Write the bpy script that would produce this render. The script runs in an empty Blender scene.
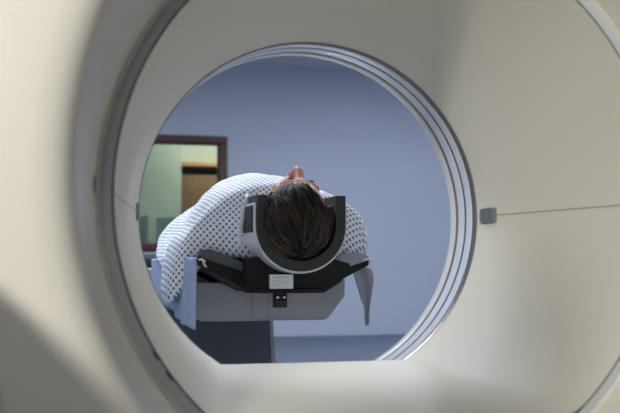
import bpy, bmesh, math, random
from mathutils import Vector, Matrix, noise
random.seed(7)
PI = math.pi
C = bpy.context.scene.collection
ZC = 0.90          # height of the bore axis above the floor

def W(x, y, z):    # bore frame (x right, y up from the axis, z towards the camera side) -> world
    return Vector((x, -z, y + ZC))

# ------------------------------------------------------------------ materials
def mat(name, col, rough=.5, metal=0., coat=0., spec=.5, bump=0., bscale=200., alpha=None, noise_amt=0., nscale=6., trans=0., emit=0.):
    m = bpy.data.materials.new(name); m.use_nodes = True
    nt = m.node_tree; b = nt.nodes['Principled BSDF']
    b.inputs['Base Color'].default_value = (*col, 1)
    b.inputs['Roughness'].default_value = rough
    b.inputs['Metallic'].default_value = metal
    b.inputs['Coat Weight'].default_value = coat
    b.inputs['Coat Roughness'].default_value = .12
    b.inputs['Specular IOR Level'].default_value = spec
    b.inputs['Transmission Weight'].default_value = trans
    if alpha is not None: b.inputs['Alpha'].default_value = alpha
    if emit:
        b.inputs['Emission Color'].default_value = (*col, 1); b.inputs['Emission Strength'].default_value = emit
    tc = nt.nodes.new('ShaderNodeTexCoord')
    if noise_amt:
        n = nt.nodes.new('ShaderNodeTexNoise'); n.inputs['Scale'].default_value = nscale; n.inputs['Detail'].default_value = 4
        nt.links.new(tc.outputs['Object'], n.inputs['Vector'])
        mx = nt.nodes.new('ShaderNodeMix'); mx.data_type = 'RGBA'
        mx.inputs[6].default_value = (*[c*(1-noise_amt) for c in col], 1)
        mx.inputs[7].default_value = (*[min(1, c*(1+noise_amt)) for c in col], 1)
        nt.links.new(n.outputs['Fac'], mx.inputs[0]); nt.links.new(mx.outputs[2], b.inputs['Base Color'])
    if bump:
        n2 = nt.nodes.new('ShaderNodeTexNoise'); n2.inputs['Scale'].default_value = bscale
        nt.links.new(tc.outputs['Object'], n2.inputs['Vector'])
        bp = nt.nodes.new('ShaderNodeBump'); bp.inputs['Strength'].default_value = bump; bp.inputs['Distance'].default_value = .002
        nt.links.new(n2.outputs['Fac'], bp.inputs['Height']); nt.links.new(bp.outputs['Normal'], b.inputs['Normal'])
    return m

M = {}
M['cream'] = mat('cream_plastic', (.74,.71,.63), .38, coat=.15, noise_amt=.02, nscale=3)
M['funnel'] = mat('funnel_plastic', (.72,.70,.625), .5, coat=.04, noise_amt=.02, nscale=3)
M['band'] = mat('grey_blue_band', (.58,.62,.66), .32, coat=.3)
M['band_lip'] = mat('cream_lip', (.72,.70,.63), .22, coat=.5)
M['dark_gap'] = mat('dark_gap', (.10,.085,.06), .7)
M['seam'] = mat('seam_line', (.20,.19,.17), .7)
M['steel'] = mat('brushed_steel', (.34,.31,.30), .38, metal=.85)
M['film'] = mat('glossy_film', (.76,.83,.95), .2, metal=.0, coat=.6)
M['groove'] = mat('ring_groove', (.05,.055,.09), .4)
M['groove2'] = mat('ring_groove_brown', (.19,.16,.15), .45)
M['lip'] = mat('white_lip', (.74,.76,.80), .3, coat=.4)
M['sensor'] = mat('sensor_metal', (.30,.30,.32), .5, metal=.7, noise_amt=.45, nscale=160)
M['black'] = mat('matte_black', (.007,.007,.008), .5, spec=.25, bump=.1)
M['foam'] = mat('charcoal_foam', (.045,.045,.045), .85, bump=.5, bscale=500)
M['shell'] = mat('milky_plastic_shell', (.80,.83,.90), .25, coat=.4)
M['velcro'] = mat('black_velcro', (.02,.02,.022), .9, bump=.6, bscale=700)
M['sticker'] = mat('white_sticker', (.72,.74,.78), .45)
M['ink'] = mat('sticker_print', (.30,.32,.36), .6)
M['pad'] = mat('charcoal_vinyl', (.085,.09,.105), .45, bump=.1)
M['mat'] = mat('grey_vinyl_sheet', (.30,.33,.40), .38)
M['tip'] = mat('pale_edge_mark', (.72,.68,.52), .3)
M['table'] = mat('table_grey_plastic', (.42,.43,.47), .42, noise_amt=.02)
M['table_dark'] = mat('table_dark_grey', (.115,.125,.15), .5)
M['chrome'] = mat('chrome', (.7,.7,.7), .15, metal=1)
M['sheet'] = mat('pale_blue_cloth', (.40,.50,.70), .8, bump=.25, bscale=300)
M['strap'] = mat('grey_strap', (.32,.35,.43), .6, bump=.2)
M['skin'] = mat('skin', (.50,.235,.175), .5, noise_amt=.10, nscale=30)
M['brow'] = mat('brow_hair', (.03,.02,.015), .7)
M['lips'] = mat('lip_skin', (.45,.16,.14), .45)
M['hair'] = mat('dark_brown_hair', (.034,.021,.014), .33, spec=.45)
M['wall'] = mat('lavender_blue_paint', (.50,.54,.66), .75, bump=.08, bscale=120)
M['ceil'] = mat('white_ceiling', (.62,.64,.68), .8)
M['frame'] = mat('mahogany_frame', (.07,.017,.016), .4, noise_amt=.3, nscale=12)
M['green'] = mat('pale_green_paint', (.64,.72,.64), .8)
M['pale'] = mat('pale_cream_paint', (.80,.88,.78), .8)
M['wood'] = mat('orange_brown_wood', (.22,.115,.055), .5, noise_amt=.3, nscale=9)
M['wood_edge'] = mat('light_wood_edge', (.58,.33,.13), .45)
M['monitor'] = mat('grey_green_plastic', (.22,.30,.28), .5)
M['screen'] = mat('dark_grey_screen', (.20,.24,.25), .2)
M['lamp_frame'] = mat('white_metal', (.75,.75,.75), .4)
M['diff'] = mat('lamp_diffuser', (.86,.92,1.0), .5, emit=33.0)
M['plinth'] = mat('grey_plinth', (.25,.25,.26), .6)
M['tripod'] = mat('black_metal', (.02,.02,.02), .4)
M['white_chair'] = mat('pale_chair_plastic', (.72,.78,.75), .4)

def hair_tint():  # random strand tones; the palest put the streaky highlights into the colour
    nt = M['hair'].node_tree; b = nt.nodes['Principled BSDF']
    g = nt.nodes.new('ShaderNodeNewGeometry'); rp = nt.nodes.new('ShaderNodeValToRGB')
    e = rp.color_ramp.elements; e[0].position = .55; e[0].color = (.009,.006,.0045,1); e[1].position = 1; e[1].color = (.20,.14,.10,1)
    nt.links.new(g.outputs['Random Per Island'], rp.inputs['Fac']); nt.links.new(rp.outputs['Color'], b.inputs['Base Color'])
hair_tint()
M['hair_cap'] = mat('dark_hair_roots', (.010,.007,.005), .6, spec=.2)
M['white'] = mat('white_lens', (.88,.90,.95), .3)
def floor_mat():
    m = mat('speckled_vinyl', (.16,.19,.28), .45)
    nt = m.node_tree; b = nt.nodes['Principled BSDF']
    tc = nt.nodes.new('ShaderNodeTexCoord'); n = nt.nodes.new('ShaderNodeTexNoise')
    n.inputs['Scale'].default_value = 26; n.inputs['Detail'].default_value = 6
    nt.links.new(tc.outputs['Object'], n.inputs['Vector'])
    r = nt.nodes.new('ShaderNodeValToRGB')
    r.color_ramp.elements[0].position = .38; r.color_ramp.elements[0].color = (.06,.075,.115,1)
    r.color_ramp.elements[1].position = .66; r.color_ramp.elements[1].color = (.15,.175,.245,1)
    nt.links.new(n.outputs['Fac'], r.inputs['Fac']); nt.links.new(r.outputs['Color'], b.inputs['Base Color'])
    return m
M['floor'] = floor_mat()

def glass_mat():
    m = bpy.data.materials.new('window_glass'); m.use_nodes = True
    nt = m.node_tree; nt.nodes.clear()
    o = nt.nodes.new('ShaderNodeOutputMaterial'); t = nt.nodes.new('ShaderNodeBsdfTransparent')
    t.inputs['Color'].default_value = (.90,.95,.92,1)
    g = nt.nodes.new('ShaderNodeBsdfGlossy'); g.inputs['Roughness'].default_value = .01
    mx = nt.nodes.new('ShaderNodeMixShader'); mx.inputs[0].default_value = .05
    nt.links.new(t.outputs[0], mx.inputs[1]); nt.links.new(g.outputs[0], mx.inputs[2]); nt.links.new(mx.outputs[0], o.inputs[0])
    return m
M['glass'] = glass_mat()

def gown_mat():
    m = mat('dotted_gown_cotton', (.8,.84,.9), .85)
    nt = m.node_tree; b = nt.nodes['Principled BSDF']; L = nt.links
    uv = nt.nodes.new('ShaderNodeUVMap'); uv.uv_map = 'uv'
    sep = nt.nodes.new('ShaderNodeSeparateXYZ'); L.new(uv.outputs[0], sep.inputs[0])
    def mth(op, a, bb=None):
        n = nt.nodes.new('ShaderNodeMath'); n.operation = op
        for i, v in enumerate((a, bb)):
            if v is None: continue
            if isinstance(v, (int, float)): n.inputs[i].default_value = v
            else: L.new(v, n.inputs[i])
        return n.outputs[0]
    S = 1/.0160
    u = mth('MULTIPLY', sep.outputs[0], S); v = mth('MULTIPLY', sep.outputs[1], S)
    a = mth('ADD', u, v); c = mth('SUBTRACT', u, v)
    def tri(q): return mth('ABSOLUTE', mth('SUBTRACT', mth('FRACT', q), .5))
    ta, tb = tri(a), tri(c)
    d = mth('MAXIMUM', ta, tb)
    inside = mth('LESS_THAN', d, .27)
    mx = nt.nodes.new('ShaderNodeMix'); mx.data_type = 'RGBA'
    mx.inputs[6].default_value = (.84,.88,.95,1); mx.inputs[7].default_value = (.19,.215,.33,1)
    L.new(inside, mx.inputs[0]); L.new(mx.outputs[2], b.inputs['Base Color'])
    tc = nt.nodes.new('ShaderNodeTexCoord')
    n2 = nt.nodes.new('ShaderNodeTexNoise'); n2.inputs['Scale'].default_value = 22; n2.inputs['Detail'].default_value = 3
    L.new(tc.outputs['Object'], n2.inputs['Vector'])
    bp = nt.nodes.new('ShaderNodeBump'); bp.inputs['Strength'].default_value = .6; bp.inputs['Distance'].default_value = .012
    L.new(n2.outputs['Fac'], bp.inputs['Height']); L.new(bp.outputs['Normal'], b.inputs['Normal'])
    return m
M['gown'] = gown_mat()

# ------------------------------------------------------------------ mesh helpers
class MB:
    def __init__(s): s.v = []; s.f = []; s.uv = {}
    def add(s, vs, fs):
        o = len(s.v); s.v += [Vector(v) for v in vs]; s.f += [tuple(i+o for i in f) for f in fs]
    def box(s, a, b, bev=0):       # in the bore frame
        x0,y0,z0 = a; x1,y1,z1 = b
        if not bev:
            vs = [W(x,y,z) for x in (x0,x1) for y in (y0,y1) for z in (z0,z1)]
            s.add(vs, [(0,1,3,2),(4,6,7,5),(0,4,5,1),(2,3,7,6),(0,2,6,4),(1,5,7,3)])
        else:
            bm = bmesh.new(); bmesh.ops.create_cube(bm, size=1)
            for v in bm.verts:
                v.co = Vector(((x0+x1)/2+v.co.x*(x1-x0), (y0+y1)/2+v.co.y*(y1-y0), (z0+z1)/2+v.co.z*(z1-z0)))
            bmesh.ops.bevel(bm, geom=bm.edges[:], offset=bev, segments=3, affect='EDGES', profile=.5)
            s.add([W(*v.co) for v in bm.verts], [tuple(v.index for v in f.verts) for f in bm.faces]); bm.free()
        return s
    def grid(s, P, closed_u=False, closed_v=False):   # P[i][j] world points
        n, m = len(P), len(P[0]); o = len(s.v)
        for r in P: s.v += [Vector(q) for q in r]
        for i in range(n if closed_u else n-1):
            for j in range(m if closed_v else m-1):
                a = o+i*m+j; b = o+i*m+(j+1)%m; c = o+((i+1)%n)*m+(j+1)%m; d = o+((i+1)%n)*m+j
                s.f.append((a,b,c,d))
        return o
    def cap(s, idx): s.f.append(tuple(idx))
    def extrude(s, poly, z0, z1):     # closed outline (x,y) between two z
        n = len(poly)
        o = s.grid([[W(x,y,z) for x,y in poly] for z in (z0,z1)], closed_v=True)
        s.cap([o+i for i in range(n)]); s.cap([o+n+i for i in reversed(range(n))])
        return s
    def tube(s, pts, rad, seg=10):
        pts = [Vector(p) for p in pts]; rows = []
        for i, p in enumerate(pts):
            t = (pts[min(i+1,len(pts)-1)]-pts[max(i-1,0)]).normalized()
            a = t.orthogonal().normalized(); b = t.cross(a)
            r = rad[i] if isinstance(rad, (list, tuple)) else rad
            if i: # keep frame
                a = (pa - t*pa.dot(t)).normalized(); b = t.cross(a)
            pa = a
            rows.append([p+(a*math.cos(k*2*PI/seg)+b*math.sin(k*2*PI/seg))*r for k in range(seg)])
        o = s.grid(rows, closed_v=True); n = len(rows)
        s.cap([o+k for k in reversed(range(seg))]); s.cap([o+(n-1)*seg+k for k in range(seg)])
        return s
    def build(s, name, m, parent=None, smooth=True, sharp=35, fix=True, local=None):
        me = bpy.data.meshes.new(name)
        base = local if local is not None else (parent.matrix_world.translation.copy() if parent is not None and not parent.parent else None)
        off = Vector((0,0,0))
        if parent is not None:
            off = world_loc(parent)
        me.from_pydata([v-off for v in s.v], [], s.f); me.update()
        if fix:
            bm = bmesh.new(); bm.from_mesh(me); bmesh.ops.recalc_face_normals(bm, faces=bm.faces[:]); bm.to_mesh(me); bm.free()
        if smooth:
            me.polygons.foreach_set('use_smooth', [True]*len(me.polygons)); me.set_sharp_from_angle(angle=math.radians(sharp))
        o = bpy.data.objects.new(name, me); C.objects.link(o)
        me.materials.append(m)
        if parent is not None: o.parent = parent
        return o
def world_loc(o):
    v = Vector((0,0,0))
    while o is not None: v = v + o.location; o = o.parent
    return v

def tag(o, label=None, cat=None, group=None, kind=None):
    if label: o['label'] = label
    if cat: o['category'] = cat
    if group: o['group'] = group
    if kind: o['kind'] = kind
    return o
def thing(name, label, cat, loc, group=None):
    o = bpy.data.objects.new(name, None); o.empty_display_size = .1; C.objects.link(o); o.location = loc
    return tag(o, label, cat, group)
def struct(name, mb, m, parent=None, **k):
    o = mb.build(name, m, parent, **k)
    if parent is None: o['kind'] = 'structure'
    return o
def revolve(mb, prof, seg=192, rf=None, closed=False, a0=0, a1=2*PI):
    full = abs(a1-a0-2*PI) < 1e-6
    n = seg if full else seg+1
    rows = []
    for (r, z) in prof:
        row = []
        for k in range(n):
            a = a0+(a1-a0)*k/seg
            rr = rf(r, z, a) if rf else r
            row.append(W(rr*math.cos(a), rr*math.sin(a), z))
        rows.append(row)
    mb.grid(rows, closed_u=closed, closed_v=full)
    return mb

# ------------------------------------------------------------------ room
XL, XR, YF, YC, ZB, ZN = -3.4, 5.0, -ZC, 2.13, -9.2, 5.4
struct('floor', MB().box((XL-.2,YF-.1,ZB-3.0), (XR+.2,YF,ZN+.2)), M['floor'])
struct('ceiling', MB().box((XL-.2,YC,ZB-3.0), (XR+.2,YC+.1,ZN+.2)), M['ceil'])
struct('wall_left', MB().box((XL-.15,YF,ZB), (XL,YC,ZN)), M['wall'])
struct('wall_right', MB().box((XR,YF,ZB), (XR+.15,YC,ZN)), M['wall'])
struct('wall_front', MB().box((XL-.15,YF,ZN), (XR+.15,YC,ZN+.15)), M['pale'])
# far wall with the observation window opening
wx0, wx1, wy0, wy1 = -.30, 1.30, .13, 1.215
mb = MB()
mb.box((XL-.15,YF,ZB-.14), (wx0,YC,ZB)); mb.box((wx1,YF,ZB-.14), (XR+.15,YC,ZB))
mb.box((wx0,YF,ZB-.14), (wx1,wy0,ZB)); mb.box((wx0,wy1,ZB-.14), (wx1,YC,ZB))
struct('wall_back', mb, M['wall'], smooth=False)
# window
win = bpy.data.objects.new('window_1', None); C.objects.link(win); win.location = W((wx0+wx1)/2, wy0, ZB); win['kind'] = 'structure'
mb = MB(); t = .09
mb.box((wx0-t,wy0-t,ZB-.10), (wx1+t,wy0,ZB+.035), .006); mb.box((wx0-t,wy1,ZB-.10), (wx1+t,wy1+t,ZB+.035), .006)
mb.box((wx0-t,wy0,ZB-.10), (wx0,wy1,ZB+.035), .006); mb.box((wx1,wy0,ZB-.10), (wx1+t,wy1,ZB+.035), .006)
mb.build('window_frame', M['frame'], win)
MB().box((wx0,wy0,ZB-.05), (wx1,wy1,ZB-.042)).build('window_pane', M['glass'], win, smooth=False)
# control room behind it
struct('wall_control_room_back', MB().box((XL,YF,-12.1), (XR,YC,-12.0)), M['pale'])
struct('wall_control_room_partition', MB().box((-1.6,YF,-11.0), (1.10,YC,-10.9)), M['green'])
struct('wall_control_room_left', MB().box((-1.7,YF,-12.0), (-1.6,YC,ZB-.14)), M['pale'])
struct('wall_control_room_right', MB().box((3.4,YF,-12.0), (3.5,YC,ZB-.14)), M['pale'])

cab = thing('wooden_cabinet', 'orange-brown wooden cabinet with pale top edge seen through the observation window', 'cabinet', W(1.7,YF,-11.6))
MB().box((1.02,YF,-11.95), (2.6,1.06,-11.30), .004).build('cabinet_body', M['wood'], cab)
MB().box((1.00,1.165,-11.97), (2.62,1.22,-11.22), .004).build('cabinet_top', M['wood_edge'], cab)
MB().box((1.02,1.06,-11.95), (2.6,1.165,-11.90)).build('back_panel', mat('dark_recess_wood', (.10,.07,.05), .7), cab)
for x in (1.02, 2.57): MB().box((x,1.06,-11.90), (x+.03,1.165,-11.30)).build('side_panel', M['wood'], cab)
desk = thing('control_desk', 'long wooden desk below the observation window in the control room', 'desk', W(.5,YF,-9.9))
MB().box((-.6,-.14,-10.2), (1.7,-.10,-9.42), .004).build('desk_top', M['wood_edge'], desk)
for x in (-.58, 1.62): MB().box((x,YF,-10.18), (x+.04,-.14,-9.46), .003).build('desk_leg', M['wood'], desk)
def monitor(x0, x1, y1, label):
    xc = (x0+x1)/2; t = thing('monitor', label, 'monitor', W(xc,-.10,-9.75), 'monitors on the control desk')
    MB().box((x0,y1-.40,-9.79), (x1,y1,-9.75), .008).build('monitor_body', M['monitor'], t)
    MB().box((x0+.03,y1-.36,-9.793), (x1-.03,y1-.03,-9.789)).build('screen', M['screen'], t)
    MB().box((x0+.04,y1-.34,-9.751), (x1-.04,y1-.05,-9.744), .002).build('rear_cover', M['screen'], t)
    MB().tube([W(xc,-.09,-9.80), W(xc,y1-.2,-9.80)], .022).build('stand', M['monitor'], t)
    MB().box((xc-.12,-.10,-9.88), (xc+.12,-.085,-9.70), .004).build('stand_base', M['monitor'], t)
monitor(.68, 1.09, .43, 'grey-green computer monitor behind the window, next to the gowned shoulder')
monitor(.13, .585, .45, 'grey-green computer monitor behind the window, half cut off by the scanner ring')

# baseboard-free vinyl skirting on the far wall
# unseen ceiling panels, added to light the room
M['diff_near'] = mat('dim_lamp_diffuser', (1.0,.96,.88), .5, emit=5.0)
def added_ceiling_light(x, z, label):
    k = .5 if z > 0 else 1
    t = thing('added_ceiling_light', label, 'ceiling light', W(x,YC,z), 'unseen ceiling light panels')
    mb = MB()
    for a, b in (((-.62,-.32),(.62,-.29)), ((-.62,.29),(.62,.32)), ((-.62,-.29),(-.59,.29)), ((.59,-.29),(.62,.29))):
        mb.box((x+a[0]*k,YC-.03,z+a[1]), (x+b[0]*k,YC,z+b[1]))
    mb.build('light_frame', M['lamp_frame'], t, smooth=False)
    MB().box((x-.59*k,YC-.015,z-.29), (x+.59*k,YC-.001,z+.29)).build('diffuser', M['diff' if z < 0 else 'diff_near'], t, smooth=False)
CL = [(-.7,-1.7), (2.0,-2.6), (.2,-5.6), (3.2,-6.4), (-1.7,2.6)]
for i, (x, z) in enumerate(CL):
    added_ceiling_light(x, z, 'unseen white ceiling panel added to light the scanner room')

# ------------------------------------------------------------------ CT scanner
ct = thing('ct_scanner', 'large cream CT scanner gantry with round bore, seen through its funnel from close by', 'CT scanner', W(0,YF,0))
def outer(r, z, a):      # beyond r=.6 the lathe turns into a rounded square
    if r <= .60: return r
    k = min(1, (r-.60)/.30)
    n = 4.5
    hx, hy = 1.08, .90
    se = 1/((abs(math.cos(a))/hx)**n + (abs(math.sin(a))/hy)**n)**(1/n)
    tgt = se*(r/1.0)
    return r*(1-k)+tgt*k
zf = .905
prof = [(.4546,.535),(.4550,.545),(.4570,.56),(.467,.66),(.479,.76),(.487,.845),(.4905,.868),(.4965,.885),(.506,.897),(.520,.9035),(.54,zf),(.60,zf),(.68,zf),(.76,zf),(.83,zf),(.90,zf-.002),(.94,zf-.010),(.975,zf-.032),(.993,zf-.065),(1.0,zf-.11),(1.0,.5),(1.0,.31)]
mb = MB(); revolve(mb, prof, 256, outer); mb.build('front_cover', M['cream'], ct)
prof = [(1.0,.30),(1.0,-.05),(.993,-.10),(.975,-.135),(.94,-.155),(.9,-.165),(.8,-.165),(.6,-.165),(.50,-.165),(.47,-.16),(.455,-.15)]
mb = MB(); revolve(mb, [(r, z*1.9 if z < 0 else z) for r, z in prof] , 256, outer); mb.build('rear_cover', M['cream'], ct)
mb = MB(); revolve(mb, [(.352,-.150),(.360,-.165),(.385,-.21),(.42,-.255),(.455,-.285)], 192); mb.build('rear_funnel', M['funnel'], ct)
mb = MB(); revolve(mb, [(.996,.31),(.990,.308),(.990,.302),(.996,.30)], 256, outer); mb.build('cover_gap', M['seam'], ct)
mb = MB(); mb.box((-.80,YF,-.25), (.80,-.84,.80), .02); mb.build('plinth', M['plinth'], ct)

# funnel with the flat tray blended into its bottom
def tray_y(z): return .2935 + .045*max(0, z)/.54
def funnel_r(r, z, a):
    s = -math.sin(a)
    if s <= .2: return r
    c = tray_y(z)/s
    k = .004+.05*max(0,z)
    h = max(k-abs(r-c), 0)/k
    return min(r, c) - h*h*k*.25
fp = [(.3500,-.004),(.3502,.0)]
for i in range(1, 28):
    z = .54*i/28; fp.append((.35+.08*z/.54, z))
fp += [(.4297,.5385),(.4300,.5395),(.4302,.5390)]
def funnel_rf(r, z, a):
    q = funnel_r(min(r,.4302), min(z,.54), a)
    return q if r <= .4302 else max(q + (r-.4302), r if -math.sin(a) < .2 else q+(r-.4302))
mb = MB(); revolve(mb, fp, 384, funnel_rf)
# down-turned far edge of the tray that closes the bottom of the bore opening
fo = mb.build('bore_funnel', M['funnel'], ct, fix=False)
tr = MB()
rows = []
for zz, rr in ((0,None),(-.004,None),(-.006,.349)):
    row = []
    for k in range(97):
        a = -PI/2 + (k/96-.5)*2*math.radians(52)
        r0 = funnel_r(.35, 0, a)
        row.append(W(*( (r0*math.cos(a), r0*math.sin(a)) if rr is None else (rr*math.cos(a), rr*math.sin(a)) ), zz))
    rows.append(row)
tr.grid(rows); tr.build('tray_end', M['funnel'], ct)

# recessed band round the funnel mouth
mb = MB(); revolve(mb, [(.4300,.5395),(.4306,.5375),(.4322,.5372),(.4328,.539)], 256); mb.build('dark_gap_line', M['dark_gap'], ct)
mb = MB(); revolve(mb, [(.4324,.5360),(.4327,.5385),(.4335,.5395),(.4400,.5375),(.4465,.5350),(.4495,.5338)], 256); mb.build('mouth_band', M['band'], ct)
mb = MB(); revolve(mb, [(.4490,.5335),(.4500,.5372),(.4515,.5400),(.4530,.5410),(.4546,.5400),(.4556,.537)], 256); mb.build('bright_lip', M['band_lip'], ct)
# fasteners in the groove, lower left
for ang in (-148.6, -144.0):
    a = math.radians(ang); c = W(.4335*math.cos(a), .4335*math.sin(a), .5405)
    tdir = Vector((-math.sin(a), 0, math.cos(a)))
    mb = MB(); mb.tube([c-tdir*.008, c-tdir*.006, c+tdir*.006, c+tdir*.008], [.001,.0022,.0022,.001], 8); mb.build('fastener', M['dark_gap'], ct)

# scanning ring
ring = MB(); revolve(ring, [(.3498,.001),(.3485,-.001),(.3485,-.020),(.3500,-.022)], 256)
edge = ring.build('ring_trim', M['steel'], ct)
for nm, prof, mt in (('ring_film', [(.3515,-.016),(.3502,-.018),(.3500,-.036),(.3502,-.0565),(.352,-.058)], 'film'),
                     ('ring_groove', [(.3505,-.0555),(.3498,-.057),(.3498,-.064),(.3505,-.0655)], 'groove'),
                     ('ring_film', [(.352,-.067),(.3502,-.069),(.3500,-.085),(.3502,-.1025),(.352,-.104)], 'film'),
                     ('ring_groove', [(.3505,-.0995),(.3498,-.101),(.3498,-.113),(.3505,-.1145)], 'groove2'),
                     ('ring_lip', [(.352,-.114),(.3500,-.117),(.3495,-.130),(.3498,-.142),(.3508,-.147),(.353,-.150)], 'lip')):
    mb = MB(); revolve(mb, prof, 256); mb.build(nm, M[mt], ct)

# position sensors and seams at 3 and 9 o'clock
def on_funnel(z, a, lift): r = .35+.08*z/.54-lift; return W(r*math.cos(a), r*math.sin(a), z)
for side in (0, PI):
    c = 'chrome-edged square sensor'
    root = None
    mb = MB(); rows = []
    n = 24
    def sq(t):    # rounded square outline
        a = t*2*PI; ca, sa = math.cos(a), math.sin(a); e = 1/((abs(ca)**5+abs(sa)**5)**.2)
        return ca*e, sa*e
    for sc_, lf in ((1.0,-.001),(1.0,.0035),(.93,.0048),(.6,.0050),(.05,.0050)):
        rows.append([on_funnel(.0455+.029*sq(k/32)[0]*sc_, side+(-.0 if side else 0)+(.0165*sq(k/32)[1]*sc_)/.355, lf) for k in range(32)])
    mb.grid(rows, closed_v=True); sn = mb.build('position_sensor', M['sensor'], ct)
    mb = MB(); rows = []
    for dz, lf in ((-.0016,.0002),(0,.0007),(.0016,.0002)):
        pass
    pts = [[on_funnel(.075+(.535-.075)*i/40, side+s*.0022, .0003) for s in (-1,1)] for i in range(41)]
    mb.grid(pts); mb.build('funnel_seam', M['seam'], ct)
# indicator windows on the outer funnel (left side)
def on_outer(z, a, lift): r = .4565+(.487-.4565)*(z-.55)/.295-lift; return W(r*math.cos(a), r*math.sin(a), z)
for nm, a0, a1, mt in (('laser_slot', 177.1, 180.4, 'dark_gap'), ('indicator_lens', 181.9, 184.9, 'white')):
    mb = MB(); rows = []
    am, ah = math.radians((a0+a1)/2), math.radians((a1-a0)/2)
    for sc_, lf in ((1,-.0005),(1,.0012),(.8,.0018),(.05,.0018)):
        rows.append([on_outer(.580+.020*math.cos(k*PI/12)*sc_, am+ah*math.sin(k*PI/12)*sc_, lf) for k in range(24)])
    mb.grid(rows, closed_v=True); mb.build(nm, M[mt], ct)

# ------------------------------------------------------------------ unseen round-shouldered cart, added to cast the shadow low on the cover
tx0, tx1, tz0, tz1, ty1, cr_ = -1.35, -.575, 1.12, 1.50, .035, .26
cart = thing('shadow_cart', 'unseen grey cart with rounded shoulders, added to cast a shadow left of the scanner opening', 'cart', W((tx0+tx1)/2,YF,(tz0+tz1)/2))
sil = [(tx0,YF+.11),(tx1,YF+.11)]
sil += [(tx1-cr_+cr_*math.cos(k*PI/24), ty1-cr_+cr_*math.sin(k*PI/24)) for k in range(13)]
sil += [(tx0+cr_-cr_*math.sin(k*PI/24), ty1-cr_+cr_*math.cos(k*PI/24)) for k in range(13)]
mb = MB(); mb.extrude(sil, tz0, tz1); mb.build('cart_body', M['table'], cart, sharp=30)
for k in range(3):
    y0 = YF+.14+k*.22
    d = MB().box((tx0+.05,y0,tz1-.002), (tx1-.05,y0+.20,tz1+.014), .006).build('drawer', M['lamp_frame'], cart)
    MB().tube([W(tx0+.22,y0+.14,tz1+.012), W(tx0+.23,y0+.14,tz1+.035), W(tx1-.23,y0+.14,tz1+.035), W(tx1-.22,y0+.14,tz1+.012)], .005, 8).build('drawer_handle', M['chrome'], d)
for x in (tx0+.07, tx1-.07):
    for z in (tz0+.07, tz1-.07):
        MB().tube([W(x-.014,YF+.045,z), W(x-.012,YF+.045,z), W(x+.012,YF+.045,z), W(x+.014,YF+.045,z)], [.038,.045,.045,.038], 16).tube([W(x,YF+.05,z), W(x,YF+.115,z)], .012, 8).build('caster', M['tripod'], cart)

# ------------------------------------------------------------------ unseen infusion stand, added so its pump shades the tray and funnel
ivx, ivz = -.785, 1.78
iv = thing('shadow_infusion_stand', 'unseen wheeled infusion stand with a grey pump, added to shade the lower right of the funnel', 'infusion stand', W(ivx,YF,ivz))
MB().tube([W(ivx,YF+.09,ivz-.03), W(ivx,.42,ivz-.03)], .011, 12).build('pole', M['chrome'], iv)
MB().box((ivx-.055,.26,ivz-.02), (ivx+.055,.44,ivz+.09), .014).build('pump', M['table'], iv)
MB().box((ivx-.038,.35,ivz+.089), (ivx+.038,.41,ivz+.0915)).build('pump_screen', M['screen'], iv)
for k in range(5):
    a = 2*PI*k/5+.3; ex, ez = ivx+.21*math.cos(a), ivz-.03+.21*math.sin(a)
    lg = MB().tube([W(ivx,YF+.10,ivz-.03), W((ivx+ex)/2,YF+.085,(ivz-.03+ez)/2), W(ex,YF+.060,ez)], [.014,.012,.010], 8).build('foot', M['chrome'], iv)
    MB().tube([W(ex-.010,YF+.026,ez), W(ex-.008,YF+.026,ez), W(ex+.008,YF+.026,ez), W(ex+.010,YF+.026,ez)], [.020,.026,.026,.020], 14).tube([W(ex,YF+.03,ez), W(ex,YF+.062,ez)], .006, 6).build('caster', M['tripod'], lg)

# ------------------------------------------------------------------ patient table
XCR = .075
tb = thing('patient_table', 'grey patient table with black V-shaped cradle under the person in the gown', 'table', W(XCR,YF,-2.0))
zt0, zt1 = -.60, -2.75
plate = [(-.152,-.086),(-.146,-.080),(-.10,-.098),(-.02,-.122),(.075,-.130),(.17,-.124),(.25,-.104),(.300,-.088),(.306,-.094),(.300,-.103),(.165,-.171),(-.015,-.171),(-.125,-.112),(-.150,-.098)]
mb = MB(); mb.extrude(plate, zt1, zt0); mb.build('cradle', M['black'], tb, sharp=30)
padp = [(-.148,-.077),(-.140,-.062),(-.120,-.060),(-.08,-.075),(-.02,-.098),(.075,-.108),(.17,-.100),(.225,-.082),(.232,-.086),(.25,-.102),(.17,-.1225),(.075,-.1285),(-.02,-.1205),(-.10,-.0965)]
mb = MB(); mb.extrude(padp, zt1+.02, zt0-.006); mb.build('mattress_pad', M['pad'], tb, sharp=50)
sh = [(.155,-.098),(.20,-.083),(.24,-.072),(.27,-.068),(.292,-.074),(.302,-.084),(.298,-.089),(.25,-.1035),(.17,-.1225)]
mb = MB(); mb.extrude(sh, -1.2, zt0+.012); mb.build('pad_edge', M['mat'], tb, sharp=50)
mb = MB(); mb.tube([W(.282,-.0885,zt0+.014), W(.296,-.0845,zt0+.016), W(.3035,-.089,zt0+.016), W(.300,-.099,zt0+.014)], [.0025,.004,.004,.003], 8); mb.build('edge_mark', M['tip'], tb)  # pale strip painting the highlight on the right pad tip
mb = MB(); mb.tube([W(-.149,-.088,zt0+.004), W(-.141,-.086,zt0+.005), W(-.130,-.0925,zt0+.005)], [.002,.003,.002], 8)
mb.tube([W(-.139,-.088,zt0+.005), W(-.134,-.1,zt0+.005), W(-.128,-.106,zt0+.004)], [.0025,.003,.002], 8); mb.build('edge_mark', M['tip'], tb)
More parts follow.
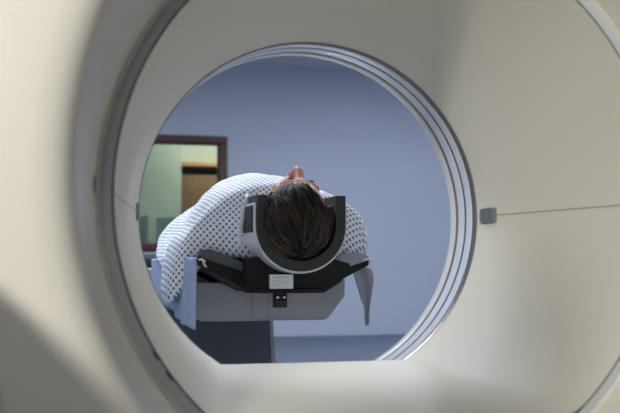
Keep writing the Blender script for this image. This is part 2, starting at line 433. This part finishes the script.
# carriage under the cradle
car = [(-.163,-.118),(-.150,-.112),(-.130,-.122),(-.02,-.1715),(.17,-.1715),(.285,-.118),(.312,-.125),(.312,-.190),(.300,-.205),(.262,-.252),(.250,-.258),(-.10,-.258),(-.112,-.252),(-.150,-.205),(-.162,-.19)]
mb = MB(); mb.extrude([(x, y) for x, y in car], -2.70, -.86); mb.build('carriage', M['table'], tb, sharp=30)
car2 = [(-.140,-.150),(.235,-.150),(.232,-.236),(.222,-.246),(-.125,-.246),(-.135,-.236)]
mb = MB(); mb.extrude(car2, -.86, -.80); mb.build('carriage_nose', M['table'], tb, sharp=30)
for x in (.03, .075, .236): 
    mb = MB(); zq = -.7995 if x < .2 else -.8595
    mb.box((x-.0008,-.244,zq-.001), (x+.0008,-.178,zq))
    mb.build('panel_seam', M['seam'], tb, smooth=False)
for x in (.0, .062):
    mb = MB(); mb.box((x-.008,-.2975,-1.735), (x+.008,-.288,-1.70), .001); mb.build('bumper', M['black'], tb)
ped = [(-.19,-.258),(.275,-.258),(.275,-.30),(.300,-.60),(.31,YF+.06),(-.22,YF+.06)]
mb = MB(); mb.extrude(ped, -2.65, -1.72); mb.build('pedestal', M['table_dark'], tb, sharp=30)
mb = MB(); mb.extrude([(.275,-.298),(.287,-.298),(.322,YF+.06),(.300,YF+.06)], -2.65, -1.719); mb.build('pedestal_trim', M['table'], tb, sharp=30)
mb = MB(); mb.box((-.32,YF,-2.75), (.42,YF+.07,-1.55), .02); mb.build('table_base', M['table_dark'], tb)
# hanging restraint strap on the right
rows = []
zz = -.73
for (yy, xa, xb) in ((-.100,.296,.322),(-.112,.300,.350),(-.130,.305,.356),(-.15,.311,.355),(-.175,.317,.351),(-.197,.323,.346),(-.215,.331,.343),(-.24,.3315,.342),(-.257,.330,.343),(-.267,.333,.342)):
    rows.append([W(xa+(xb-xa)*k/8, yy, zz+.008*math.sin(k/8*PI*1.5+yy*20)) for k in range(9)])
mb = MB(); mb.grid(rows); st = mb.build('restraint_strap', M['strap'], tb)
sm = st.modifiers.new('s', 'SOLIDIFY'); sm.thickness = .004

# ------------------------------------------------------------------ head holder
hx, hy = .0845, -.0045
hh = thing('head_holder', 'black U-shaped foam head holder cradling the dark hair, clipped to the table end', 'head holder', W(hx,-.171,-.55))
def U(ro, ri, top_o, z0, z1, n=40, x=hx, y=hy):
    out = [(x+ro, top_o)] ; inn = [(x+ri, top_o)]
    for k in range(n+1):
        a = -PI*k/n
        out.append((x+ro*math.cos(a), y+ro*math.sin(a))); inn.append((x+ri*math.cos(a), y+ri*math.sin(a)))
    out.append((x-ro, top_o)); inn.append((x-ri, top_o))
    m = MB(); 
    rows = []
    for z in (z0, z0+.003, z1-.003, z1):
        d = .0015 if z in (z0, z1) else 0
        ring_ = [W(px+(hx-px)*d*6*0, py, z) for px, py in out] + [W(px, py, z) for px, py in reversed(inn)]
        rows.append(ring_)
    o = m.grid(rows, closed_v=True); L = len(rows[0]); h = L//2
    for rr in (0, 3):
        for i in range(h-1): m.f.append((o+rr*L+i, o+rr*L+i+1, o+rr*L+L-2-i, o+rr*L+L-1-i))
    return m
U(.1115,.0865,.070,-.60,-.45).build('foam_pad', M['foam'], hh, sharp=40)
U(.1175,.1125,.052,-.61,-.462).build('holder_shell', M['shell'], hh, sharp=40)
for sx in (-1, 1):
    vx0, vx1 = (hx+.1165, hx+.1205) if sx > 0 else (hx-.1205, hx-.1165)
    mb = MB(); mb.box((vx0,-.020,-.590), (vx1,.046,-.475), .0012); mb.build('velcro_strap', M['velcro'], hh)
# mounting block, its top hollowed for the shell
blk = [(-.030,-.171),(.163,-.171),(.205,-.146),(.232,-.115),(.232,-.098),(.205,-.090)]
for k in range(17):
    a = math.radians(-40-100*k/16)
    blk.append((hx+.1190*math.cos(a), hy+.1190*math.sin(a)))
blk += [(-.026,-.082),(-.034,-.085),(-.036,-.12)]
mb = MB(); mb.extrude(blk, -.598, -.535); mb.build('mounting_block', M['black'], hh, sharp=30)
mb = MB(); mb.box((-.020,-.171,-.535), (.158,-.161,-.520), .002); mb.build('front_rail', M['black'], hh)
lx0, lx1, ly0, ly1, lz = .0200, .0800, -.1605, -.1245, -.523
mb = MB(); mb.box((lx0,ly0,lz-.012), (lx1,ly1,lz), .001); sk = mb.build('sticker', M['sticker'], hh); sk['label'] = 'white sticker with small grey print'
mb = MB()
for r_, (a, b) in enumerate(((.1,.72),(.1,.55),(.1,.8),(.1,.45))):
    y = ly1-.007-r_*.0065; x = lx0+(lx1-lx0)*a
    while x < lx0+(lx1-lx0)*b:
        w_ = random.uniform(.002,.006); mb.box((x,y-.0016,lz), (x+w_,y,lz+.0004)); x += w_+.0014
mb.build('sticker_print', M['ink'], sk, smooth=False)
mb = MB(); mb.box((.030,-.207,-.540), (.064,-.166,-.520), .003); bk = mb.build('buckle', M['black'], hh)
mb = MB(); mb.box((.034,-.2045,-.521), (.060,-.190,-.516), .002); mb.build('lever', M['tripod'], bk)
for x in (.0355, .0525):
    mb = MB(); mb.box((x,-.184,-.521), (x+.007,-.179,-.517), .001); mb.build('rivet', M['chrome'], bk)

# ------------------------------------------------------------------ patient
pt = thing('person', 'person in a white dotted hospital gown lying face up, dark hair towards the scanner bore', 'person', W(XCR,-.11,-1.4))
HC = Vector((.0765,.012,-.475))
ROT = math.radians(-7); TILT = math.radians(15)
def Hd(x, y, z):      # head-local (x right, y towards the face, z towards the crown) -> bore frame
    cp_, sp_ = math.cos(TILT), math.sin(TILT); y, z = y*cp_-z*sp_, y*sp_+z*cp_
    c, s = math.cos(ROT), math.sin(ROT)
    return (HC.x+x*c-y*s, HC.y+x*s+y*c, HC.z+z)
body = MB()
def ell(mbx, c, r, f=None, n=20, m=14):
    rows = []
    for i in range(1, m):
        ph = PI*i/m
        row = []
        for k in range(n):
            a = 2*PI*k/n
            q = (c[0]+r[0]*math.sin(ph)*math.cos(a), c[1]+r[1]*math.sin(ph)*math.sin(a), c[2]+r[2]*math.cos(ph))
            row.append(W(*(f(*q) if f else q)))
        rows.append(row)
    o = mbx.grid(rows, closed_v=True)
    mbx.cap([o+k for k in reversed(range(n))]); mbx.cap([o+(m-2)*n+k for k in range(n)])
H = lambda c, r: ell(body, c, r, Hd)
H((0,0,0), (.0765,.094,.092))                       # cranium
H((0,.030,-.055), (.062,.060,.060)); H((0,.045,-.095), (.048,.046,.045))
H((0,.064,-.128), (.026,.024,.022))                  # chin
H((0,.078,-.026), (.054,.020,.016))                  # brow ridge
for s in (-1, 1):
    H((s*.031,.079,-.050), (.0145,.013,.010))         # closed eyes
    H((s*.042,.054,-.080), (.016,.020,.016))          # cheeks
    H((s*.0125,.096,-.085), (.008,.011,.008))         # nostril wings
    H((s*.077,-.005,-.055), (.010,.016,.032))         # ears
body.tube([W(*Hd(0,.086,-.038)), W(*Hd(0,.099,-.060)), W(*Hd(0,.110,-.078)), W(*Hd(0,.112,-.085)), W(*Hd(0,.094,-.092))], [.010,.0115,.0135,.013,.008], 10)
H((0,.086,-.106), (.022,.012,.006)); H((0,.084,-.116), (.019,.011,.006))
T = lambda pts, rad, seg=14: body.tube([W(*p) for p in pts], rad, seg)
T([(.0765,.000,-.53),(.0765,-.01,-.60),(.075,-.015,-.68)], [.052,.054,.062])          # neck
E = lambda c, r: ell(body, c, r)
E((.075,-.010,-.80), (.19,.075,.12)); E((.075,.015,-.98), (.165,.105,.20)); E((.075,.005,-1.22), (.15,.100,.20)); E((.075,-.005,-1.42), (.17,.095,.15))
for s in (-1, 1):
    x0 = .075
    dy = -.035 if s < 0 else 0; dx_ = .028 if s < 0 else 0
    T([(x0+s*.15,-.02,-.745),(x0+s*.215+dx_,-.03+dy,-.78),(x0+s*.235+dx_,-.035+dy,-.90),(x0+s*.238+dx_,-.035+dy,-1.05),(x0+s*.222+dx_,-.035+dy/2,-1.18),(x0+s*.205,-.045,-1.30),(x0+s*.20,-.045,-1.34)], [.055,.056,.048,.042,.038,.028,.024])
    # hand on the thigh: palm, four fingers, thumb
    hx0 = x0+s*.195
    ell(body, (hx0,-.045,-1.385), (.038,.016,.050))
    for q, (dx, ln) in enumerate(((-.028,.062),(-.009,.074),(.010,.078),(.028,.068))):
        bx = hx0+dx; bz = -1.42
        T([(bx,-.043,bz),(bx,-.037,bz-ln*.45),(bx,-.045,bz-ln*.8),(bx,-.055,bz-ln)], [.0095,.009,.0085,.0065], 8)
    T([(hx0-s*.030,-.040,-1.365),(hx0-s*.050,-.028,-1.385),(hx0-s*.054,-.022,-1.42)], [.012,.0105,.008], 8)
    # legs
    lx = x0+s*.080
    T([(lx,-.01,-1.45),(lx+s*.005,-.005,-1.65),(lx+s*.005,.00,-1.88),(lx-s*.005,-.03,-2.05),(lx-s*.01,-.055,-2.22),(lx-s*.01,-.065,-2.30)], [.088,.078,.056,.055,.040,.038])
    T([(lx-s*.01,-.072,-2.30),(lx-s*.008,-.045,-2.35),(lx,-.015,-2.42),(lx+s*.008,.008,-2.48)], [.035,.036,.032,.022])
    for q in range(5):
        T([(lx+s*(-.022+q*.011),.010-.004*q,-2.475),(lx+s*(-.024+q*.0125),.020-.006*q,-2.515+.006*q)], [.0105 if q else .013,.008 if q else .011], 8)
tmp = body.build('tmp', M['skin'], None)
rm = tmp.modifiers.new('r', 'REMESH'); rm.mode = 'VOXEL'; rm.voxel_size = .0052; rm.use_smooth_shade = True
s2 = tmp.modifiers.new('s', 'SMOOTH'); s2.iterations = 4; s2.factor = .5
dg = bpy.context.evaluated_depsgraph_get(); me = bpy.data.meshes.new_from_object(tmp.evaluated_get(dg))
bpy.data.objects.remove(tmp)
off = world_loc(pt)
me.transform(Matrix.Translation(-off)); me.polygons.foreach_set('use_smooth', [True]*len(me.polygons))
bo = bpy.data.objects.new('body', me); C.objects.link(bo); bo.parent = pt
me.materials.clear(); me.materials.append(M['skin'])
for s in (-1, 1):
    mb = MB(); mb.tube([W(*Hd(s*.012,.0935,-.030)), W(*Hd(s*.028,.0945,-.026)), W(*Hd(s*.046,.083,-.031))], [.0025,.0034,.0015], 8); mb.build('eyebrow', M['brow'], pt)
mb = MB(); ell(mb, (0,.0925,-.107), (.018,.008,.0045), Hd, 14, 8); ell(mb, (0,.090,-.1155), (.016,.008,.005), Hd, 14, 8); mb.build('lips', M['lips'], pt)

# hair: a cap over the skull plus combed strands
def hair_r(d):        # skull radius in head-local direction d
    a, b, c = .0765+(.004 if d.y < .6 else 0), .094, .092
    return 1/math.sqrt((d.x/a)**2+(d.y/b)**2+(d.z/c)**2)
def hair_ok(d, wob=0):
    # hairline: hair covers all but the face and the nape
    p = d*hair_r(d)
    if p.y > 0:
        lim = .024 + wob + (.11*max(0, p.x/.075)*min(1, max(0, (p.y-.028)/.03)) if p.x > 0 else -.035*(-p.x/.075))      # face opening starts below this z
        lim -= .060*(max(0, abs(p.x)-.052)/.024)            # sideburns
        zmin = lim - (.094-p.y)*1.15*(.55 if p.y > .03 else 1)
        return p.z > zmin
    return p.z > -.085
mb = MB(); rows = []
n, m_ = 72, 44
hv = {}
for i in range(m_+1):
    ph = PI*.80*i/m_
    for k in range(n):
        a = 2*PI*k/n
        d = Vector((math.sin(ph)*math.cos(a), math.sin(ph)*math.sin(a), math.cos(ph)))
        wv = noise.noise(d*6)*.0015
        hv[i, k] = (d, hair_ok(d), wv)
vid = {}
for i in range(m_):
    for k in range(n):
        ks = [(i,k),(i,(k+1)%n),(i+1,(k+1)%n),(i+1,k)]
        if all(hv[q][1] for q in ks):
            f = []
            for q in ks:
                q = q if q[0] else (0, q[1])
                if q not in vid:
                    d, _, wv = hv[q]; p = d*(hair_r(d)+.0045+wv)
                    vid[q] = len(mb.v); mb.v.append(W(*Hd(*p)))
                f.append(vid[q])
            mb.f.append(tuple(f))
cap = mb.build('hair', M['hair_cap'], pt, sharp=180)
cap.modifiers.new('s', 'SOLIDIFY').thickness = .004
whorl = Vector((.14,-.80,.60)).normalized()
ua = Vector((0,0,-1)); ua = (Vector((0,1,0)) - whorl*whorl.y).normalized(); ub = whorl.cross(ua)
mb = MB()
def swalk(al, be): return (whorl*math.cos(al)+(ua*math.cos(be)+ub*math.sin(be))*math.sin(al)).normalized()
cnt = 0
while cnt < 3600:
    al0 = math.acos(1-random.random()*1.25); be0 = random.uniform(-PI, PI)
    clump = noise.noise(Vector((math.cos(be0)*8, math.sin(be0)*8, al0*2.0)))
    ln = random.uniform(.40,.80); lift0 = .003+random.random()*.003+.006*clump
    tw = random.uniform(-.16,.16)+.35*clump+.10
    pts = []; ok = True
    for q in range(8):
        t = q/7
        d = swalk(al0+ln*t, be0+tw*t)
        if not hair_ok(d, -.005):
            ok = len(pts) >= 4; break
        pts.append(d*(hair_r(d)+lift0+.0035*math.sin(t*PI)+.001*t))
    if not ok or len(pts) < 4: continue
    if not hair_ok(swalk(al0, be0), 0): continue
    cnt += 1
    P = [W(*Hd(*p)) for p in pts]; w0 = random.uniform(.0007,.0015)
    mb.tube(P, [w0*(1-.75*(i/(len(P)-1))**2) for i in range(len(P))], 3)
# loose tufts at the temples
for (bx, by, dx) in ((-.072,.046,-.008),(.076,.030,.006)):
    for q in range(130):
        a = random.uniform(-1,1); b = random.uniform(-1,1)
        p0 = Vector((bx*.9+a*.006, by-.035+b*.014, -.012+random.uniform(-.03,.02)))
        p2 = p0+Vector((dx*random.uniform(.4,1.5)+a*.004, .026+random.uniform(-.012,.010), -.008))
        p1 = (p0+p2)/2+Vector((dx*.8,0,.003))
        mb.tube([W(*Hd(*p)) for p in (p0,p1,p2)], [.0009,.0008,.0003], 3)
mb.build('hair_strands', M['hair'], cap, fix=False, sharp=180)['kind'] = 'stuff'

# gown: closed sleeve-wide tube of cloth lofted down the body
def catmull(pts, n, closed=True):
    out = []; L = len(pts)
    for i in range(L if closed else L-1):
        p0, p1, p2, p3 = [pts[(i+j-1) % L] if closed else pts[min(max(i+j-1,0),L-1)] for j in range(4)]
        for k in range(n):
            t = k/n
            out.append(tuple(.5*((2*b)+(-a+c)*t+(2*a-5*b+4*c-d)*t*t+(-a+3*b-3*c+d)*t**3) for a, b, c, d in zip(p0,p1,p2,p3)))
    if not closed: out.append(tuple(pts[-1]))
    return out
# each section: 14 outline points (x,y) going from the under-left side, over the left arm, chest, right arm, and back underneath
SEC = [
 (-.600, [(.030,-.060),(.012,-.040),(.002,-.010),(.006,.022),(.028,.052),(.052,.064),(.078,.068),(.104,.064),(.128,.050),(.146,.022),(.150,-.010),(.142,-.040),(.125,-.060),(.078,-.070)]),
 (-.625, [(.000,-.080),(-.045,-.062),(-.070,-.020),(-.060,.020),(-.020,.058),(.025,.080),(.075,.086),(.120,.078),(.165,.052),(.200,.016),(.210,-.025),(.190,-.062),(.155,-.080),(.078,-.088)]),
 (-.645, [(-.060,-.080),(-.120,-.085),(-.165,-.062),(-.155,-.008),(-.110,.045),(-.040,.092),(.055,.112),(.140,.096),(.210,.066),(.265,.026),(.285,-.030),(.266,-.068),(.180,-.088),(.078,-.092)]),
 (-.675, [(-.130,-.060),(-.184,-.172),(-.212,-.162),(-.196,-.055),(-.145,.018),(-.085,.085),(.045,.126),(.150,.108),(.240,.080),(.300,.035),(.320,-.025),(.310,-.070),(.225,-.080),(.078,-.092)]),
 (-.730, [(-.136,-.054),(-.194,-.190),(-.226,-.175),(-.214,-.068),(-.172,.004),(-.100,.092),(.040,.143),(.155,.122),(.252,.082),(.315,.032),(.341,-.026),(.325,-.076),(.235,-.078),(.078,-.092)]),
 (-.820, [(-.136,-.054),(-.196,-.180),(-.218,-.165),(-.205,-.072),(-.158,.002),(-.086,.104),(.030,.155),(.160,.136),(.258,.082),(.322,.028),(.345,-.030),(.325,-.080),(.235,-.078),(.078,-.092)]),
 (-.930, [(-.130,-.060),(-.192,-.150),(-.206,-.138),(-.192,-.076),(-.142,-.004),(-.072,.112),(.035,.166),(.160,.146),(.258,.080),(.322,.026),(.342,-.030),(.325,-.080),(.235,-.078),(.078,-.092)]),
 (-1.08, [(-.120,-.066),(-.165,-.115),(-.190,-.108),(-.180,-.072),(-.132,-.012),(-.066,.104),(.035,.166),(.150,.146),(.250,.078),(.316,.026),(.336,-.030),(.318,-.080),(.235,-.078),(.078,-.092)]),
 (-1.25, [(-.090,-.070),(-.150,-.100),(-.185,-.090),(-.180,-.045),(-.140,.010),(-.065,.090),(.050,.128),(.170,.112),(.250,.060),(.300,.010),(.315,-.030),(.295,-.075),(.225,-.076),(.078,-.092)]),
 (-1.50, [(-.080,-.070),(-.130,-.085),(-.160,-.070),(-.155,-.010),(-.100,.060),(-.030,.088),(.075,.092),(.180,.086),(.240,.055),(.285,.000),(.310,-.040),(.280,-.075),(.215,-.076),(.078,-.092)]),
 (-1.90, [(-.040,-.072),(-.075,-.074),(-.100,-.050),(-.095,.000),(-.070,.045),(-.010,.070),(.075,.060),(.160,.070),(.215,.045),(.245,.000),(.250,-.045),(.230,-.074),(.190,-.076),(.078,-.092)]),
]
outl = [catmull(s[1], 9) for s in SEC]; zs = [s[0] for s in SEC]
K = len(outl[0]); tracks = []
for k in range(K):
    tracks.append(catmull([(outl[i][k][0], outl[i][k][1], zs[i]) for i in range(len(SEC))], 14, closed=False))
mb = MB(); rows = []
NZ = len(tracks[0])
for j in range(NZ):
    row = []
    for k in range(K+1):
        x, y, z = tracks[k % K][j]
        dx, dy = x-.075, y+.02; L = math.hypot(dx, dy)+1e-6
        top = 1 if y > -.06 else .15
        w = (noise.noise(Vector((x*9, y*9, z*7)))*.007 + noise.noise(Vector((x*22+z*8, y*22, z*12+3)))*.0040
             + abs(noise.noise(Vector((x*6-z*7, y*6+z*5, 9.1))))*-.009)*top*min(1, max(.15,(-.60-z)*8))
        row.append(W(x+dx/L*w, y+dy/L*w, z))
    rows.append(row)
mb.grid(rows)
gw = mb.build('gown', M['gown'], pt, fix=False, sharp=180)
# uv in metres along the cloth
uvl = gw.data.uv_layers.new(name='uv')
vuv = []
fn = Vector((-.34,-.80,.46)).normalized(); fu = fn.cross(Vector((0,0,1))).normalized(); fv = fn.cross(fu)     # weave direction over the shoulder
for j in range(NZ):
    for k in range(K+1):
        p = rows[j][k]; vuv.append((p.dot(fu), p.dot(fv)))
for lp in gw.data.loops: uvl.data[lp.index].uv = vuv[lp.vertex_index]
md = gw.modifiers.new('s', 'SOLIDIFY'); md.thickness = .003; md.offset = -1
# collar tie at the left of the holder
mb = MB(); 
mb.grid([[W(-.046+.020*t*t+.004*s,-.055+.135*t,-.575-.01*math.sin(t*6)) for s in (-1.6,0,1.6)] for t in [i/12 for i in range(13)]])
ct_ = mb.build('collar_tie', mat('white_cotton_tape', (.74,.80,.90), .8), gw); ct_.modifiers.new('s', 'SOLIDIFY').thickness = .002

# hanging cloths on the left: dotted gown tail and the pale blue sheet
def curtain(path, top, bot, nv, fold, name, m, parent, seed):
    path = catmull(path, 8, closed=False)
    rows = []
    L = 0; us = [0.]
    for i in range(1, len(path)):
        L += math.hypot(path[i][0]-path[i-1][0], path[i][1]-path[i-1][1]); us.append(L)
    for i, (x, z) in enumerate(path):
        u = us[i]/L; yt = top(u); yb = bot(u); row = []
        i0, i1 = max(i-1, 0), min(i+1, len(path)-1)
        tx, tz = path[i1][0]-path[i0][0], path[i1][1]-path[i0][1]; tl = math.hypot(tx, tz); nx, nz = -tz/tl, tx/tl
        for k in range(nv+1):
            t = k/nv; y = yt+(yb-yt)*t
            w = fold*(.3+t)*(math.sin(us[i]*75+seed+noise.noise(Vector((us[i]*8, y*5, seed)))*2.5))
            row.append(W(x+nx*w, y, z+nz*w))
        rows.append(row)
    mb = MB(); mb.grid(rows); o = mb.build(name, m, parent, fix=False, sharp=180)
    uv = o.data.uv_layers.new(name='uv')
    for lp in o.data.loops:
        q = lp.vertex_index; i, k = q//(nv+1), q % (nv+1)
        uv.data[lp.index].uv = (us[i], (rows[i][0]-rows[i][k]).length)
    sm_ = o.modifiers.new('s', 'SOLIDIFY'); sm_.thickness = .003
    return o
sheet = curtain([(-.150,-.608),(-.168,-.632),(-.180,-.70),(-.184,-.85),(-.186,-1.05),(-.180,-1.2),(-.172,-1.4),(-.165,-1.6)],
        lambda u: -.080, lambda u: -.264+.045*min(1, u/.25), 20, .0035, 'draw_sheet', M['sheet'], None, .4)
tag(sheet, 'pale blue sheet hanging off the left edge of the patient table', 'sheet')

# ------------------------------------------------------------------ camera
cy, cp, cr, f = .2494, .0556, -.0012, 1030.5
cam = bpy.data.cameras.new('camera'); co = bpy.data.objects.new('camera', cam); C.objects.link(co)
loc = W(-.519, -.098, 1.999)
F = Vector((math.sin(cy)*math.cos(cp), math.cos(cy)*math.cos(cp), math.sin(cp)))
Rt = Vector((math.cos(cy), -math.sin(cy), 0)); Up = Rt.cross(F)
R2 = Rt*math.cos(cr)+Up*math.sin(cr); U2 = Up*math.cos(cr)-Rt*math.sin(cr)
mtx = Matrix((R2, U2, -F)).transposed().to_4x4(); mtx.translation = loc
co.matrix_world = mtx
cam.sensor_width = 36; cam.lens = f*36/620; cam.clip_start = .05
cam.dof.use_dof = True; cam.dof.focus_distance = 2.75; cam.dof.aperture_fstop = 5.0
bpy.context.scene.camera = co

# ------------------------------------------------------------------ lights
def area(name, loc, tgt, size, power, col, sy=None):
    l = bpy.data.lights.new(name, 'AREA'); l.energy = power; l.color = col; l.size = size
    if sy: l.shape = 'RECTANGLE'; l.size_y = sy
    o = bpy.data.objects.new(name, l); C.objects.link(o); o.location = loc
    o.rotation_euler = (tgt-loc).to_track_quat('-Z', 'Y').to_euler(); return o
area('left_key_lamp', W(-1.7,.95,3.2), W(.2,0,.2), .20, 66, (1,.965,.90))
area('camera_side_lamp', W(-.78,.50,3.2), W(.2,0,0), .14, 4, (1,.97,.91))
w = bpy.data.worlds.new('world'); bpy.context.scene.world = w; w.use_nodes = True
w.node_tree.nodes['Background'].inputs[0].default_value = (.6,.7,.9,1); w.node_tree.nodes['Background'].inputs[1].default_value = .1
l = area('control_room_light', W(1.9,1.95,-10.4), W(1.3,.6,-11.3), 1.0, 26, (1,1,.92), .6)
vs = bpy.context.scene.view_settings; vs.view_transform = 'Standard'; vs.look = 'None'; vs.gamma = 1; vs.exposure = 0
